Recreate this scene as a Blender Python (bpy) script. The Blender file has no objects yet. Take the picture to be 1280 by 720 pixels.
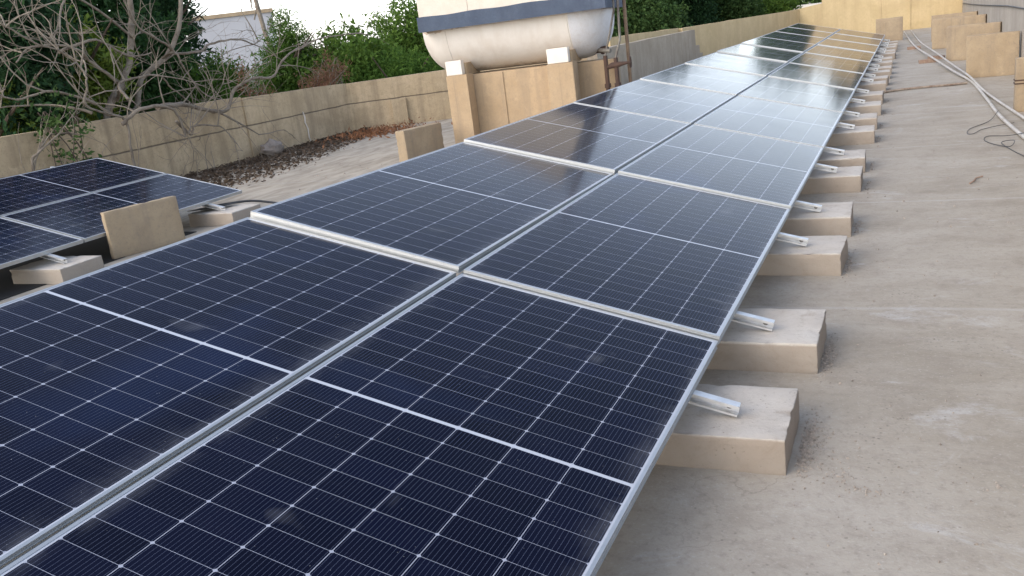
import bpy, bmesh, math, random
import numpy as np
from mathutils import Vector, Matrix, Euler
S = bpy.context.scene
COL = S.collection
R = math.radians

# ------------------------------------------------------------ camera
cam = bpy.data.cameras.new('camera')
cam.sensor_width = 36.0
cam.lens = 1080.6 / 1280 * 36
cam.clip_start = 0.05
cam.clip_end = 2000
co = bpy.data.objects.new('camera', cam)
COL.objects.link(co)
CM = ((0.90752, 0.00494, -0.41998), (0.40131, -0.30521, 0.86360), (-0.12392, -0.95227, -0.27897))
right = Vector([r[0] for r in CM]); down = Vector([r[1] for r in CM]); fwd = Vector([r[2] for r in CM])
m = Matrix((right, -down, -fwd)).transposed().to_4x4()
m.translation = Vector((0.6908, -3.2074, 1.4970))
co.matrix_world = m
S.camera = co

# ------------------------------------------------------------ sky, sun, exposure
SUN_EL, SUN_AZ = 36.0, 212.0       # azimuth clockwise from +y : soft light comes from behind and slightly left
w = bpy.data.worlds.new('World'); S.world = w; w.use_nodes = True
nt = w.node_tree
bg = nt.nodes['Background']
sky = nt.nodes.new('ShaderNodeTexSky')
sky.sky_type = 'NISHITA'; sky.sun_disc = False
sky.sun_elevation = R(SUN_EL); sky.sun_rotation = R(SUN_AZ)
sky.air_density = 1.0; sky.dust_density = 2.0; sky.ozone_density = 1.0
# thin high haze: paler sky, brighter towards the horizon all round
tcw = nt.nodes.new('ShaderNodeTexCoord'); sxw = nt.nodes.new('ShaderNodeSeparateXYZ'); nt.links.new(tcw.outputs['Generated'], sxw.inputs[0])
mrw = nt.nodes.new('ShaderNodeMapRange'); mrw.inputs['From Min'].default_value = 0.0; mrw.inputs['From Max'].default_value = 0.55
mrw.inputs['To Min'].default_value = 1.0; mrw.inputs['To Max'].default_value = 0.0; nt.links.new(sxw.outputs[2], mrw.inputs['Value'])
pw = nt.nodes.new('ShaderNodeMath'); pw.operation = 'POWER'; pw.inputs[1].default_value = 2.0; nt.links.new(mrw.outputs[0], pw.inputs[0])
hsv = nt.nodes.new('ShaderNodeHueSaturation'); hsv.inputs['Saturation'].default_value = 0.76; nt.links.new(sky.outputs[0], hsv.inputs['Color'])
hz = nt.nodes.new('ShaderNodeMix'); hz.data_type = 'RGBA'; hz.blend_type = 'ADD'; hz.inputs[7].default_value = (5.3, 5.15, 5.1, 1)
nt.links.new(pw.outputs[0], hz.inputs[0]); nt.links.new(hsv.outputs[0], hz.inputs[6])
nt.links.new(hz.outputs[2], bg.inputs[0])
bg.inputs[1].default_value = 0.15
sl = bpy.data.lights.new('sun', 'SUN')
sl.energy = 0.5; sl.angle = R(60); sl.color = (1.0, 0.87, 0.70)
so = bpy.data.objects.new('sun', sl); COL.objects.link(so)
sd = Vector((math.sin(R(SUN_AZ)) * math.cos(R(SUN_EL)), math.cos(R(SUN_AZ)) * math.cos(R(SUN_EL)), math.sin(R(SUN_EL))))
so.rotation_euler = sd.to_track_quat('Z', 'Y').to_euler()
S.view_settings.view_transform = 'Standard'
S.view_settings.look = 'None'
S.view_settings.gamma = 1
S.view_settings.use_curve_mapping = False
S.view_settings.exposure = 1.10
S.render.engine = 'CYCLES'

# ------------------------------------------------------------ helpers
class MB:
    def __init__(s): s.v = []; s.f = []
    def box(s, a, b, T=None):
        (x0, y0, z0), (x1, y1, z1) = a, b
        P = [(x0,y0,z0),(x1,y0,z0),(x1,y1,z0),(x0,y1,z0),(x0,y0,z1),(x1,y0,z1),(x1,y1,z1),(x0,y1,z1)]
        if T: P = [T @ Vector(p) for p in P]
        n = len(s.v); s.v += [tuple(p) for p in P]
        s.f += [tuple(n + i for i in q) for q in ((0,3,2,1),(4,5,6,7),(0,1,5,4),(1,2,6,5),(2,3,7,6),(3,0,4,7))]
        return s
    def tube(s, pts, rad, seg=8, cap=True):
        pts = [Vector(p) for p in pts]; n = len(pts)
        if not hasattr(rad, '__len__'): rad = [rad] * n
        base = len(s.v); ref = None
        for i, p in enumerate(pts):
            t = (pts[min(i+1, n-1)] - pts[max(i-1, 0)])
            if t.length < 1e-9: t = Vector((0, 0, 1))
            t.normalize()
            if ref is None:
                ref = t.orthogonal().normalized()
            ref = (ref - t * ref.dot(t))
            if ref.length < 1e-6: ref = t.orthogonal()
            ref.normalize(); b = t.cross(ref)
            for k in range(seg):
                a = 2 * math.pi * k / seg
                s.v.append(tuple(p + (ref * math.cos(a) + b * math.sin(a)) * rad[i]))
        for i in range(n - 1):
            for k in range(seg):
                k2 = (k + 1) % seg
                s.f.append((base+i*seg+k, base+i*seg+k2, base+(i+1)*seg+k2, base+(i+1)*seg+k))
        if cap:
            s.f.append(tuple(base + k for k in reversed(range(seg))))
            s.f.append(tuple(base + (n-1)*seg + k for k in range(seg)))
        return s
    def prism(s, poly, z0, z1):
        n = len(s.v); k = len(poly)
        s.v += [(x, y, z0) for x, y in poly] + [(x, y, z1) for x, y in poly]
        s.f.append(tuple(n + i for i in reversed(range(k)))); s.f.append(tuple(n + k + i for i in range(k)))
        for i in range(k):
            j = (i + 1) % k; s.f.append((n+i, n+j, n+k+j, n+k+i))
        return s
    def build(s, name, mat, parent=None, smooth=False, bevel=0, rough=0, seed=0, cuts=0):
        me = bpy.data.meshes.new(name)
        me.from_pydata(s.v, [], s.f); me.update()
        if bevel or rough:
            bm = bmesh.new(); bm.from_mesh(me)
            if cuts: bmesh.ops.subdivide_edges(bm, edges=bm.edges[:], cuts=cuts, use_grid_fill=True)
            if bevel:
                ed = [e for e in bm.edges if len(e.link_faces) == 2 and e.calc_face_angle(0) > 0.5]
                bmesh.ops.bevel(bm, geom=ed, offset=bevel, segments=2, affect='EDGES', profile=0.6)
            if rough:
                rr = random.Random(seed)
                for v in bm.verts: v.co += Vector((rr.uniform(-1,1), rr.uniform(-1,1), rr.uniform(-1,1))) * rough
            bm.to_mesh(me); bm.free()
        if smooth:
            me.polygons.foreach_set('use_smooth', [True] * len(me.polygons))
        return link(name, me, mat, parent)

def link(name, me, mat, parent=None):
    o = bpy.data.objects.new(name, me)
    if mat:
        for q in (mat if isinstance(mat, (list, tuple)) else [mat]): me.materials.append(q)
    COL.objects.link(o)
    if parent: o.parent = parent
    return o

def tag(o, label=None, cat=None, group=None, kind=None):
    if label: o['label'] = label
    if cat: o['category'] = cat
    if group: o['group'] = group
    if kind: o['kind'] = kind
    return o

def empty(name, loc=(0,0,0), rot=(0,0,0), **k):
    o = bpy.data.objects.new(name, None); COL.objects.link(o)
    o.location = loc; o.rotation_euler = rot; o.empty_display_size = 0.1
    tag(o, **k); return o

def copy_tree(o, parent=None):
    c = o.copy(); COL.objects.link(c)
    if parent: c.parent = parent
    for ch in list(o.children): copy_tree(ch, c)
    return c

def sm(o, ang=0.6):
    o.data.polygons.foreach_set('use_smooth', [True] * len(o.data.polygons))
    try: o.data.set_sharp_from_angle(angle=ang)
    except Exception: pass
    return o

# ------------------------------------------------------------ materials
class NT:
    def __init__(s, name):
        s.m = bpy.data.materials.new(name); s.m.use_nodes = True
        s.t = s.m.node_tree; s.n = s.t.nodes; s.b = s.n['Principled BSDF']
        s.co = s.n.new('ShaderNodeTexCoord')
    def l(s, a, b): s.t.links.new(a, b)
    def new(s, t, **k):
        x = s.n.new(t)
        for a, b in k.items(): setattr(x, a, b)
        return x
    def mp(s, scale=(1,1,1), src='Object', rot=(0,0,0)):
        x = s.new('ShaderNodeMapping'); x.inputs['Scale'].default_value = scale
        x.inputs['Rotation'].default_value = rot
        s.l(s.co.outputs[src], x.inputs['Vector']); return x.outputs[0]
    def geo(s, scale=(1,1,1)):
        g = s.new('ShaderNodeNewGeometry'); x = s.new('ShaderNodeMapping'); x.inputs['Scale'].default_value = scale
        s.l(g.outputs['Position'], x.inputs['Vector']); return x.outputs[0]
    def noise(s, vec, scale, detail=4, rough=0.55, dist=0.0):
        x = s.new('ShaderNodeTexNoise'); x.inputs['Scale'].default_value = scale
        x.inputs['Detail'].default_value = detail; x.inputs['Roughness'].default_value = rough
        x.inputs['Distortion'].default_value = dist
        s.l(vec, x.inputs['Vector']); return x.outputs['Fac']
    def ramp(s, fac, stops):
        x = s.new('ShaderNodeValToRGB'); e = x.color_ramp.elements
        while len(e) < len(stops): e.new(0.5)
        for i, (p, c) in enumerate(stops):
            e[i].position = p; e[i].color = (c, c, c, 1) if not hasattr(c, '__len__') else (*c, 1)
        s.l(fac, x.inputs['Fac']); return x.outputs['Color']
    def mix(s, fac, a, b, mode='MIX'):
        x = s.new('ShaderNodeMix', data_type='RGBA', blend_type=mode)
        for sock, v in ((x.inputs[0], fac), (x.inputs[6], a), (x.inputs[7], b)):
            if isinstance(v, (int, float)): sock.default_value = v
            elif isinstance(v, tuple): sock.default_value = (*v, 1)
            else: s.l(v, sock)
        return x.outputs[2]
    def ma(s, op, a, b=None, c=None):
        x = s.new('ShaderNodeMath', operation=op)
        for i, v in enumerate((a, b, c)):
            if v is None: continue
            if isinstance(v, (int, float)): x.inputs[i].default_value = v
            else: s.l(v, x.inputs[i])
        return x.outputs[0]
    def bump(s, h, strength=0.3, dist=0.01, prev=None):
        x = s.new('ShaderNodeBump'); x.inputs['Strength'].default_value = strength; x.inputs['Distance'].default_value = dist
        s.l(h, x.inputs['Height'])
        if prev: s.l(prev, x.inputs['Normal'])
        s.l(x.outputs[0], s.b.inputs['Normal']); return x.outputs[0]
    def col(s, c):
        if isinstance(c, tuple): s.b.inputs['Base Color'].default_value = (*c, 1)
        else: s.l(c, s.b.inputs['Base Color'])
    def rgh(s, v):
        if isinstance(v, (int, float)): s.b.inputs['Roughness'].default_value = v
        else: s.l(v, s.b.inputs['Roughness'])

def mat_block():
    t = NT('block_concrete'); p = t.mp(); oi = t.new('ShaderNodeObjectInfo')
    off = t.new('ShaderNodeVectorMath', operation='ADD'); t.l(p, off.inputs[0])
    cx = t.new('ShaderNodeCombineXYZ'); [t.l(t.ma('MULTIPLY', oi.outputs['Random'], 37.0), cx.inputs[k]) for k in range(3)]
    t.l(cx.outputs[0], off.inputs[1]); q = off.outputs[0]
    c = t.ramp(t.noise(q, 3.2, 8, 0.65, 0.4), [(0.3, (0.40, 0.36, 0.315)), (0.55, (0.49, 0.455, 0.41)), (0.75, (0.57, 0.545, 0.50))])
    c = t.mix(t.ramp(t.noise(q, 7, 6, 0.7, 0.8), [(0.56, 0.0), (0.72, 0.55)]), c, (0.27, 0.215, 0.165))
    c = t.mix(t.ramp(t.noise(q, 40, 5, 0.7), [(0.3, 0.35), (0.46, 0.0)]), c, (0.22, 0.19, 0.16))
    v = t.new('ShaderNodeTexVoronoi'); v.inputs['Scale'].default_value = 46; t.l(q, v.inputs['Vector'])
    pore = t.ma('MULTIPLY', t.ramp(v.outputs['Distance'], [(0.07, 1.0), (0.16, 0.0)]), t.ramp(t.noise(q, 6, 3), [(0.5, 0.0), (0.62, 1.0)]))
    c = t.mix(t.ma('MULTIPLY', pore, 0.7), c, (0.10, 0.08, 0.065))
    # the sides are browner and darker than the top
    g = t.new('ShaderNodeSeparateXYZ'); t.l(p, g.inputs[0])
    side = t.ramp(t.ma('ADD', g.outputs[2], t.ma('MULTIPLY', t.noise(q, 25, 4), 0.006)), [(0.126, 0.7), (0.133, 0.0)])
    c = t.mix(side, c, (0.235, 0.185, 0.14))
    c = t.mix(t.ma('MULTIPLY', oi.outputs['Random'], 0.22), c, (0.50, 0.45, 0.38))
    t.col(c); t.rgh(0.94)
    t.bump(t.ma('SUBTRACT', t.ma('ADD', t.noise(q, 110, 4, 0.7), t.noise(q, 18, 5, 0.6)), t.ma('MULTIPLY', pore, 1.5)), 0.5, 0.005)
    return t.m

def mat_simple(name, c, rough=0.7, metal=0.0, var=0.15, sc=6.0, bump=0.0):
    t = NT(name); n = t.noise(t.mp(), sc, 5)
    d = tuple(x * (1 - var) for x in c); u = tuple(min(1, x * (1 + var)) for x in c)
    t.col(t.ramp(n, [(0.3, d), (0.7, u)])); t.rgh(rough); t.b.inputs['Metallic'].default_value = metal
    if bump: t.bump(t.noise(t.mp(), sc * 12, 3), bump, 0.004)
    return t.m

def mat_floor():
    t = NT('roof_concrete')
    p = t.geo()
    big = t.noise(p, 0.55, 6, 0.62, 0.6)
    st = t.noise(t.geo((0.7, 2.0, 1)), 1.6, 8, 0.7, 0.7)
    mid = t.noise(p, 3.5, 8, 0.7, 0.3)
    c = t.ramp(big, [(0.28, (0.240, 0.208, 0.163)), (0.5, (0.332, 0.296, 0.243)), (0.72, (0.40, 0.370, 0.325))])
    c = t.mix(t.ramp(st, [(0.38, 0.0), (0.62, 0.55)]), c, (0.40, 0.365, 0.315))
    c = t.mix(t.ramp(mid, [(0.35, 0.38), (0.52, 0.0)]), c, (0.215, 0.18, 0.145))
    # white scuffed cement patches
    wp = t.noise(t.geo((1, 1.6, 1)), 1.9, 9, 0.72, 0.8)
    c = t.mix(t.ramp(wp, [(0.56, 0.0), (0.70, 0.6)]), c, (0.49, 0.48, 0.47))
    fine = t.noise(p, 26, 8, 0.75)
    c = t.mix(t.ramp(fine, [(0.36, 0.38), (0.50, 0.0)]), c, (0.20, 0.172, 0.145))
    c = t.mix(t.ramp(t.noise(p, 70, 6, 0.75), [(0.56, 0.0), (0.68, 0.45)]), c, (0.50, 0.48, 0.45))
    hc = t.new('ShaderNodeTexVoronoi', feature='DISTANCE_TO_EDGE'); hc.inputs['Scale'].default_value = 0.8
    wv = t.new('ShaderNodeVectorMath', operation='ADD'); t.l(p, wv.inputs[0])
    nz_ = t.new('ShaderNodeTexNoise'); nz_.inputs['Scale'].default_value = 3; nz_.inputs['Detail'].default_value = 6; t.l(p, nz_.inputs['Vector'])
    t.l(nz_.outputs['Color'], wv.inputs[1]); t.l(wv.outputs[0], hc.inputs['Vector'])
    crk = t.ma('MULTIPLY', t.ramp(hc.outputs['Distance'], [(0.0016, 1.0), (0.005, 0.0)]), t.ramp(t.noise(p, 0.9, 3), [(0.50, 0.0), (0.60, 0.35)]))
    c = t.mix(crk, c, (0.13, 0.11, 0.09))
    # pores and grit
    v = t.new('ShaderNodeTexVoronoi'); v.inputs['Scale'].default_value = 38; t.l(p, v.inputs['Vector'])
    keep = t.ramp(t.noise(p, 2.3, 4, 0.6), [(0.47, 0.0), (0.62, 1.0)])
    pore = t.ma('MULTIPLY', t.ramp(v.outputs['Distance'], [(0.10, 1.0), (0.22, 0.0)]), keep)
    c = t.mix(t.ma('MULTIPLY', pore, 0.6), c, (0.12, 0.10, 0.085))
    # left side of the roof is greyer
    g = t.new('ShaderNodeNewGeometry'); sx = t.new('ShaderNodeSeparateXYZ'); t.l(g.outputs['Position'], sx.inputs[0])
    mr = t.new('ShaderNodeMapRange'); mr.inputs['From Min'].default_value = -2; mr.inputs['From Max'].default_value = -5
    mr.inputs['To Min'].default_value = 0; mr.inputs['To Max'].default_value = 0.6; t.l(sx.outputs[0], mr.inputs['Value'])
    gr = t.ramp(t.noise(t.geo((2.2, 0.6, 1)), 2.0, 7, 0.65, 0.8), [(0.38, (0.22, 0.185, 0.14)), (0.6, (0.48, 0.425, 0.345))])
    c = t.mix(mr.outputs[0], c, gr)
    # construction joints across the roof
    ly = t.ma('ADD', sx.outputs[1], t.ma('MULTIPLY', t.noise(p, 1.2, 3), 0.12))
    fr = t.ma('ABSOLUTE', t.ma('SUBTRACT', t.ma('FRACT', t.ma('MULTIPLY', ly, 0.42)), 0.5))
    ln = t.ma('MULTIPLY', t.ramp(fr, [(0.002, 1.0), (0.012, 0.0)]), 0.35)
    c = t.mix(ln, c, (0.45, 0.43, 0.41))
    t.col(c); t.rgh(0.93)
    h = t.ma('ADD', t.noise(p, 90, 4, 0.6), t.ma('MULTIPLY', t.noise(p, 9, 6, 0.6), 2.0))
    b1 = t.bump(h, 0.35, 0.006)
    return t.m

def mat_concrete(name, a, b, dark, drip=0.4, joint=None, sc=1.0, top=None, ycol=None):
    t = NT(name); p = t.geo()
    n = t.noise(p, 1.6 * sc, 7, 0.62, 0.4)
    c = t.ramp(n, [(0.3, a), (0.7, b)])
    s = t.noise(t.geo((5, 5, 0.35)), 1.0, 6, 0.6, 0.3)
    c = t.mix(t.ramp(s, [(0.48, 0.0), (0.72, drip)]), c, dark)
    f = t.noise(p, 14 * sc, 6, 0.7)
    c = t.mix(t.ramp(f, [(0.3, 0.35), (0.5, 0.0)]), c, dark)
    l = t.noise(p, 5 * sc, 5, 0.7, 0.5)
    c = t.mix(t.ramp(l, [(0.58, 0.0), (0.75, 0.35)]), c, tuple(min(0.8, x * 1.35) for x in b))
    dp = t.noise(p, 0.75 * sc, 8, 0.68, 0.9)
    c = t.mix(t.ramp(dp, [(0.40, 0.45), (0.50, 0.0)]), c, tuple(0.55 * x + 0.45 * y for x, y in zip(a, dark)))
    sh = t.noise(t.geo((9, 9, 0.22)), 1.3, 5, 0.7)
    c = t.mix(t.ramp(sh, [(0.60, 0.0), (0.74, drip * 0.8)]), c, tuple(0.8 * x for x in dark))
    c = t.mix(t.ramp(t.noise(p, 48, 5, 0.75), [(0.34, 0.4), (0.47, 0.0)]), c, dark)
    h = t.ma('ADD', t.noise(p, 60, 4, 0.65), t.noise(p, 12, 5, 0.6))
    if joint:
        g = t.new('ShaderNodeNewGeometry'); sx = t.new('ShaderNodeSeparateXYZ'); t.l(g.outputs['Position'], sx.inputs[0])
        z = t.ma('ADD', sx.outputs[2], t.ma('MULTIPLY', t.noise(p, 3, 3), 0.03))
        d = t.ma('ABSOLUTE', t.ma('SUBTRACT', z, joint + 0.015))
        j = t.ramp(d, [(0.006, 1.0), (0.016, 0.0)])
        c = t.mix(t.ma('MULTIPLY', j, 0.8), c, (0.06, 0.05, 0.04))
        h = t.ma('SUBTRACT', h, t.ma('MULTIPLY', j, 2.0))
    t.col(c); t.rgh(0.92); t.bump(h, 0.4, 0.006)
    return t.m

PW, PL = 1.134, 2.279
def mat_cells():
    t = NT('solar_cells')
    sx = t.new('ShaderNodeSeparateXYZ'); t.l(t.co.outputs['Object'], sx.inputs[0])
    cx = (PW - 2 * 0.017) / 6; cy = (PL - 2 * 0.020 - 0.014) / 24
    X = t.ma('DIVIDE', t.ma('SUBTRACT', sx.outputs[0], 0.017), cx)
    ya = t.ma('SUBTRACT', t.ma('ABSOLUTE', t.ma('SUBTRACT', sx.outputs[1], PL / 2)), 0.007)
    Y = t.ma('DIVIDE', ya, cy)
    def edge(v, size):      # distance in metres to the nearest integer line
        f = t.ma('FRACT', v); return t.ma('MULTIPLY', t.ma('MINIMUM', f, t.ma('SUBTRACT', 1.0, f)), size)
    ex, ey = edge(X, cx), edge(Y, cy)
    def less(a, b): return t.ma('LESS_THAN', a, b)
    col = less(ex, 0.0011); row = less(ey, 0.0006)
    dia = less(t.ma('ADD', ex, ey), 0.0070)
    mid = less(ya, 0.0)
    bx = t.ma('FRACT', t.ma('MULTIPLY', X, 14.0)); bb = less(t.ma('ABSOLUTE', t.ma('SUBTRACT', bx, 0.5)), 0.034)
    out = t.ma('MAXIMUM', t.ma('MAXIMUM', less(X, 0.0), t.ma('GREATER_THAN', X, 6.0)), t.ma('GREATER_THAN', Y, 12.0))
    p = t.geo()
    oi = t.new('ShaderNodeObjectInfo')
    n = t.noise(t.mp(), 1.4, 3)
    wn = t.new('ShaderNodeTexWhiteNoise', noise_dimensions='3D')
    cmb = t.new('ShaderNodeCombineXYZ'); t.l(t.ma('FLOOR', X), cmb.inputs[0]); t.l(t.ma('FLOOR', Y), cmb.inputs[1]); t.l(oi.outputs['Random'], cmb.inputs[2])
    t.l(cmb.outputs[0], wn.inputs[0])
    base = t.mix(wn.outputs[0], (0.0020, 0.0030, 0.012), (0.0032, 0.0046, 0.018))
    blue = t.ramp(t.noise(p, 1.1, 3, 0.5, 0.6), [(0.55, 0.0), (0.72, 0.6)])
    base = t.mix(blue, base, (0.006, 0.014, 0.050))
    c = t.mix(t.ma('MULTIPLY', bb, 0.75), base, (0.105, 0.125, 0.19))
    lines = t.ma('MAXIMUM', col, t.ma('MAXIMUM', row, dia))
    c = t.mix(t.ma('MULTIPLY', lines, 0.95), c, (0.40, 0.425, 0.50))
    c = t.mix(t.ma('MAXIMUM', mid, out), c, (0.50, 0.53, 0.59))
    # dust film
    dn = t.noise(p, 2.2, 6, 0.65, 0.4)
    dust = t.ramp(dn, [(0.35, 0.0), (0.75, 0.007)])
    ed = t.ma('MINIMUM', sx.outputs[0], t.ma('SUBTRACT', PW, sx.outputs[0]))
    ed2 = t.ma('MINIMUM', sx.outputs[1], t.ma('SUBTRACT', PL, sx.outputs[1]))
    em = t.ma('MULTIPLY', t.ramp(t.ma('MINIMUM', ed, ed2), [(0.012, 1.0), (0.06, 0.0)]), t.ramp(t.noise(p, 5, 5, 0.7), [(0.4, 0.0), (0.7, 0.35)]))
    low = t.ma('MULTIPLY', t.ramp(t.ma('SUBTRACT', PW, sx.outputs[0]), [(0.012, 1.0), (0.11, 0.0)]), t.ramp(t.noise(p, 3.5, 6, 0.7, 0.5), [(0.42, 0.0), (0.72, 0.14)]))
    stk = t.ramp(t.noise(t.geo((1.2, 14, 1)), 1.6, 5, 0.65, 0.3), [(0.58, 0.0), (0.80, 0.012)])
    spot = t.ma('MULTIPLY', t.ramp(t.noise(p, 4.2, 2, 0.4), [(0.70, 0.0), (0.76, 0.10)]), 1.0)
    dd = t.ma('ADD', t.ma('ADD', dust, t.ma('MULTIPLY', em, 0.5)), t.ma('ADD', low, t.ma('ADD', stk, spot)))
    c = t.mix(dd, c, (0.34, 0.35, 0.37))
    # dust specks
    v = t.new('ShaderNodeTexVoronoi'); v.inputs['Scale'].default_value = 42; t.l(p, v.inputs['Vector'])
    sp = t.ma('MULTIPLY', less(v.outputs['Distance'], 0.05), t.ma('GREATER_THAN', t.noise(p, 30, 2), 0.53))
    c = t.mix(t.ma('MULTIPLY', sp, 0.5), c, (0.5, 0.5, 0.5))
    t.col(c)
    t.rgh(t.ramp(t.noise(p, 3.0, 5, 0.6), [(0.3, 0.085), (0.75, 0.135)]))
    t.b.inputs['IOR'].default_value = 1.15
    t.bump(t.noise(p, 2.5, 2), 0.02, 0.01)
    return t.m

def mat_leaf(name, dark, light, extra=None, trans=0.25):
    t = NT(name)
    g = t.new('ShaderNodeNewGeometry')
    c = t.mix(g.outputs['Random Per Island'], dark, light)
    n = t.noise(t.geo(), 0.9, 3, 0.6)
    c = t.mix(t.ramp(n, [(0.4, 0.0), (0.65, 0.75)]), c, extra or light)
    t.col(c); t.rgh(0.65)
    t.b.inputs['Specular IOR Level'].default_value = 0.12
    tr = t.new('ShaderNodeBsdfTranslucent'); t.l(c, tr.inputs[0])
    mx = t.new('ShaderNodeMixShader'); mx.inputs[0].default_value = trans
    t.l(t.b.outputs[0], mx.inputs[1]); t.l(tr.outputs[0], mx.inputs[2])
    t.l(mx.outputs[0], t.n['Material Output'].inputs['Surface'])
    return t.m

def mat_pipe(name, base, stain, rough, metal=0.0):
    t = NT(name); n = t.noise(t.geo(), 7, 6, 0.7, 0.4)
    t.col(t.mix(t.ramp(n, [(0.45, 0.0), (0.66, 1.0)]), base, stain)); t.rgh(rough); t.b.inputs['Metallic'].default_value = metal
    t.bump(t.noise(t.geo(), 80, 3), 0.3, 0.002)
    return t.m

M = {}
M['floor'] = mat_floor()
M['block'] = mat_block()
M['slab'] = mat_concrete('slab_concrete', (0.31, 0.235, 0.15), (0.40, 0.315, 0.21), (0.20, 0.165, 0.135), 0.55, sc=1.5)
M['wall_left'] = mat_concrete('weathered_parapet', (0.45, 0.345, 0.215), (0.60, 0.475, 0.315), (0.20, 0.15, 0.10), 0.6, joint=0.56)
M['wall_grey'] = mat_concrete('grey_plaster', (0.32, 0.27, 0.205), (0.42, 0.36, 0.285), (0.20, 0.16, 0.12), 0.5)
M['wall_yellow'] = mat_concrete('yellow_plaster', (0.50, 0.39, 0.215), (0.60, 0.475, 0.275), (0.40, 0.29, 0.17), 0.45)
M['wall_right'] = mat_concrete('light_plaster', (0.33, 0.295, 0.25), (0.42, 0.38, 0.33), (0.27, 0.235, 0.20), 0.45)
M['tank_base'] = mat_concrete('tank_base_plaster', (0.385, 0.275, 0.165), (0.48, 0.355, 0.225), (0.26, 0.205, 0.15), 0.7)
def mat_tank():
    t = NT('tank_cream'); p = t.geo()
    c = t.ramp(t.noise(p, 1.4, 6, 0.6, 0.3), [(0.3, (0.62, 0.58, 0.53)), (0.7, (0.72, 0.68, 0.63))])
    c = t.mix(t.ramp(t.noise(t.geo((4, 4, 0.5)), 1.1, 6, 0.6), [(0.5, 0.0), (0.75, 0.4)]), c, (0.50, 0.42, 0.34))
    g = t.new('ShaderNodeSeparateXYZ'); t.l(p, g.inputs[0])
    m_ = t.ramp(t.ma('ADD', g.outputs[2], t.ma('MULTIPLY', t.ma('SUBTRACT', t.noise(p, 4, 5, 0.6), 0.5), 0.45)), [(0.0, 0.0), (1.0, 0.0)])
    pe = t.ma('GREATER_THAN', t.ma('ADD', g.outputs[2], t.ma('MULTIPLY', t.ma('SUBTRACT', t.noise(p, 2.2, 7, 0.62), 0.5), 0.5)), 1.70)
    pb = t.ma('MULTIPLY', pe, 0.75)
    c = t.mix(pb, c, (0.36, 0.27, 0.20))
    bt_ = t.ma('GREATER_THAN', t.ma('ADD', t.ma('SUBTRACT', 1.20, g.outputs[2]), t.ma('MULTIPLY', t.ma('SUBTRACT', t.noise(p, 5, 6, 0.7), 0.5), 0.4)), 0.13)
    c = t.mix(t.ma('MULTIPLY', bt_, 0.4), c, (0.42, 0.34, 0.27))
    t.col(c); t.rgh(0.75); t.bump(t.noise(p, 20, 5, 0.6), 0.25, 0.006); return t.m
M['tank'] = mat_tank()
M['tankend'] = mat_concrete('tank_end_paint', (0.58, 0.59, 0.62), (0.66, 0.66, 0.68), (0.48, 0.43, 0.40), 0.2, sc=0.8)
M['saddle'] = mat_simple('saddle_white', (0.72, 0.67, 0.60), 0.8, var=0.06)
M['casing'] = mat_concrete('casing_cream', (0.62, 0.56, 0.48), (0.68, 0.62, 0.54), (0.52, 0.45, 0.37), 0.3, sc=0.6)
M['band'] = mat_concrete('blue_band', (0.055, 0.075, 0.115), (0.085, 0.11, 0.155), (0.05, 0.06, 0.09), 0.4, sc=2.0)
M['alu'] = mat_simple('anodised_aluminium', (0.50, 0.515, 0.52), 0.42, 0.75, 0.05, 30)
M['rail'] = mat_simple('galvanised_rail', (0.66, 0.67, 0.68), 0.45, 0.7, 0.10, 22)
M['strip'] = mat_simple('grey_strip', (0.19, 0.205, 0.21), 0.55, 0.3, 0.15, 8)
M['shade_black'] = mat_simple('shade_black', (0.012, 0.012, 0.013), 0.8, 0.0, 0.3, 12)  # near-black that paints in the shade under the small left array
M['bolt'] = mat_simple('bolt_steel', (0.22, 0.21, 0.20), 0.45, 0.8, 0.2, 40)
M['cells'] = mat_cells()
M['back'] = mat_simple('backsheet_white', (0.7, 0.7, 0.7), 0.6)
M['rust'] = mat_pipe('rusty_pipe', (0.075, 0.042, 0.03), (0.04, 0.026, 0.022), 0.85)
M['pole'] = mat_pipe('brown_pole', (0.22, 0.15, 0.095), (0.12, 0.08, 0.055), 0.7)
M['oldpipe'] = mat_pipe('old_floor_pipe', (0.30, 0.25, 0.20), (0.13, 0.075, 0.05), 0.85)
M['galv'] = mat_pipe('galvanised_pipe', (0.20, 0.19, 0.17), (0.11, 0.085, 0.07), 0.55, 0.3)
M['pvc'] = mat_pipe('white_pvc', (0.47, 0.45, 0.42), (0.36, 0.33, 0.29), 0.55)
M['black'] = mat_simple('black_cable', (0.025, 0.025, 0.027), 0.5)
M['brick'] = mat_concrete('brick_rubble', (0.30, 0.20, 0.15), (0.38, 0.28, 0.21), (0.15, 0.10, 0.08), 0.4, sc=6)
M['grit'] = mat_simple('grit', (0.31, 0.27, 0.23), 0.95, var=0.5, sc=60)
M['bark'] = mat_pipe('grey_bark', (0.225, 0.190, 0.150), (0.12, 0.092, 0.068), 0.9)
M['bark2'] = mat_pipe('brown_bark', (0.11, 0.08, 0.06), (0.06, 0.045, 0.035), 0.9)
M['twig'] = mat_simple('dry_twig', (0.225, 0.19, 0.15), 0.9, var=0.3)
M['house'] = mat_simple('white_render', (0.40, 0.41, 0.44), 0.9, var=0.05, sc=0.5)
M['glassdark'] = mat_simple('dark_window', (0.05, 0.06, 0.07), 0.2)
M['soil'] = mat_simple('dry_ground', (0.12, 0.10, 0.07), 0.95, var=0.3, sc=0.2)
M['green_plastic'] = mat_simple('green_plastic', (0.05, 0.22, 0.20), 0.5)
M['cloth'] = mat_simple('dirty_cloth', (0.27, 0.23, 0.20), 0.9, var=0.3, sc=9)

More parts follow.
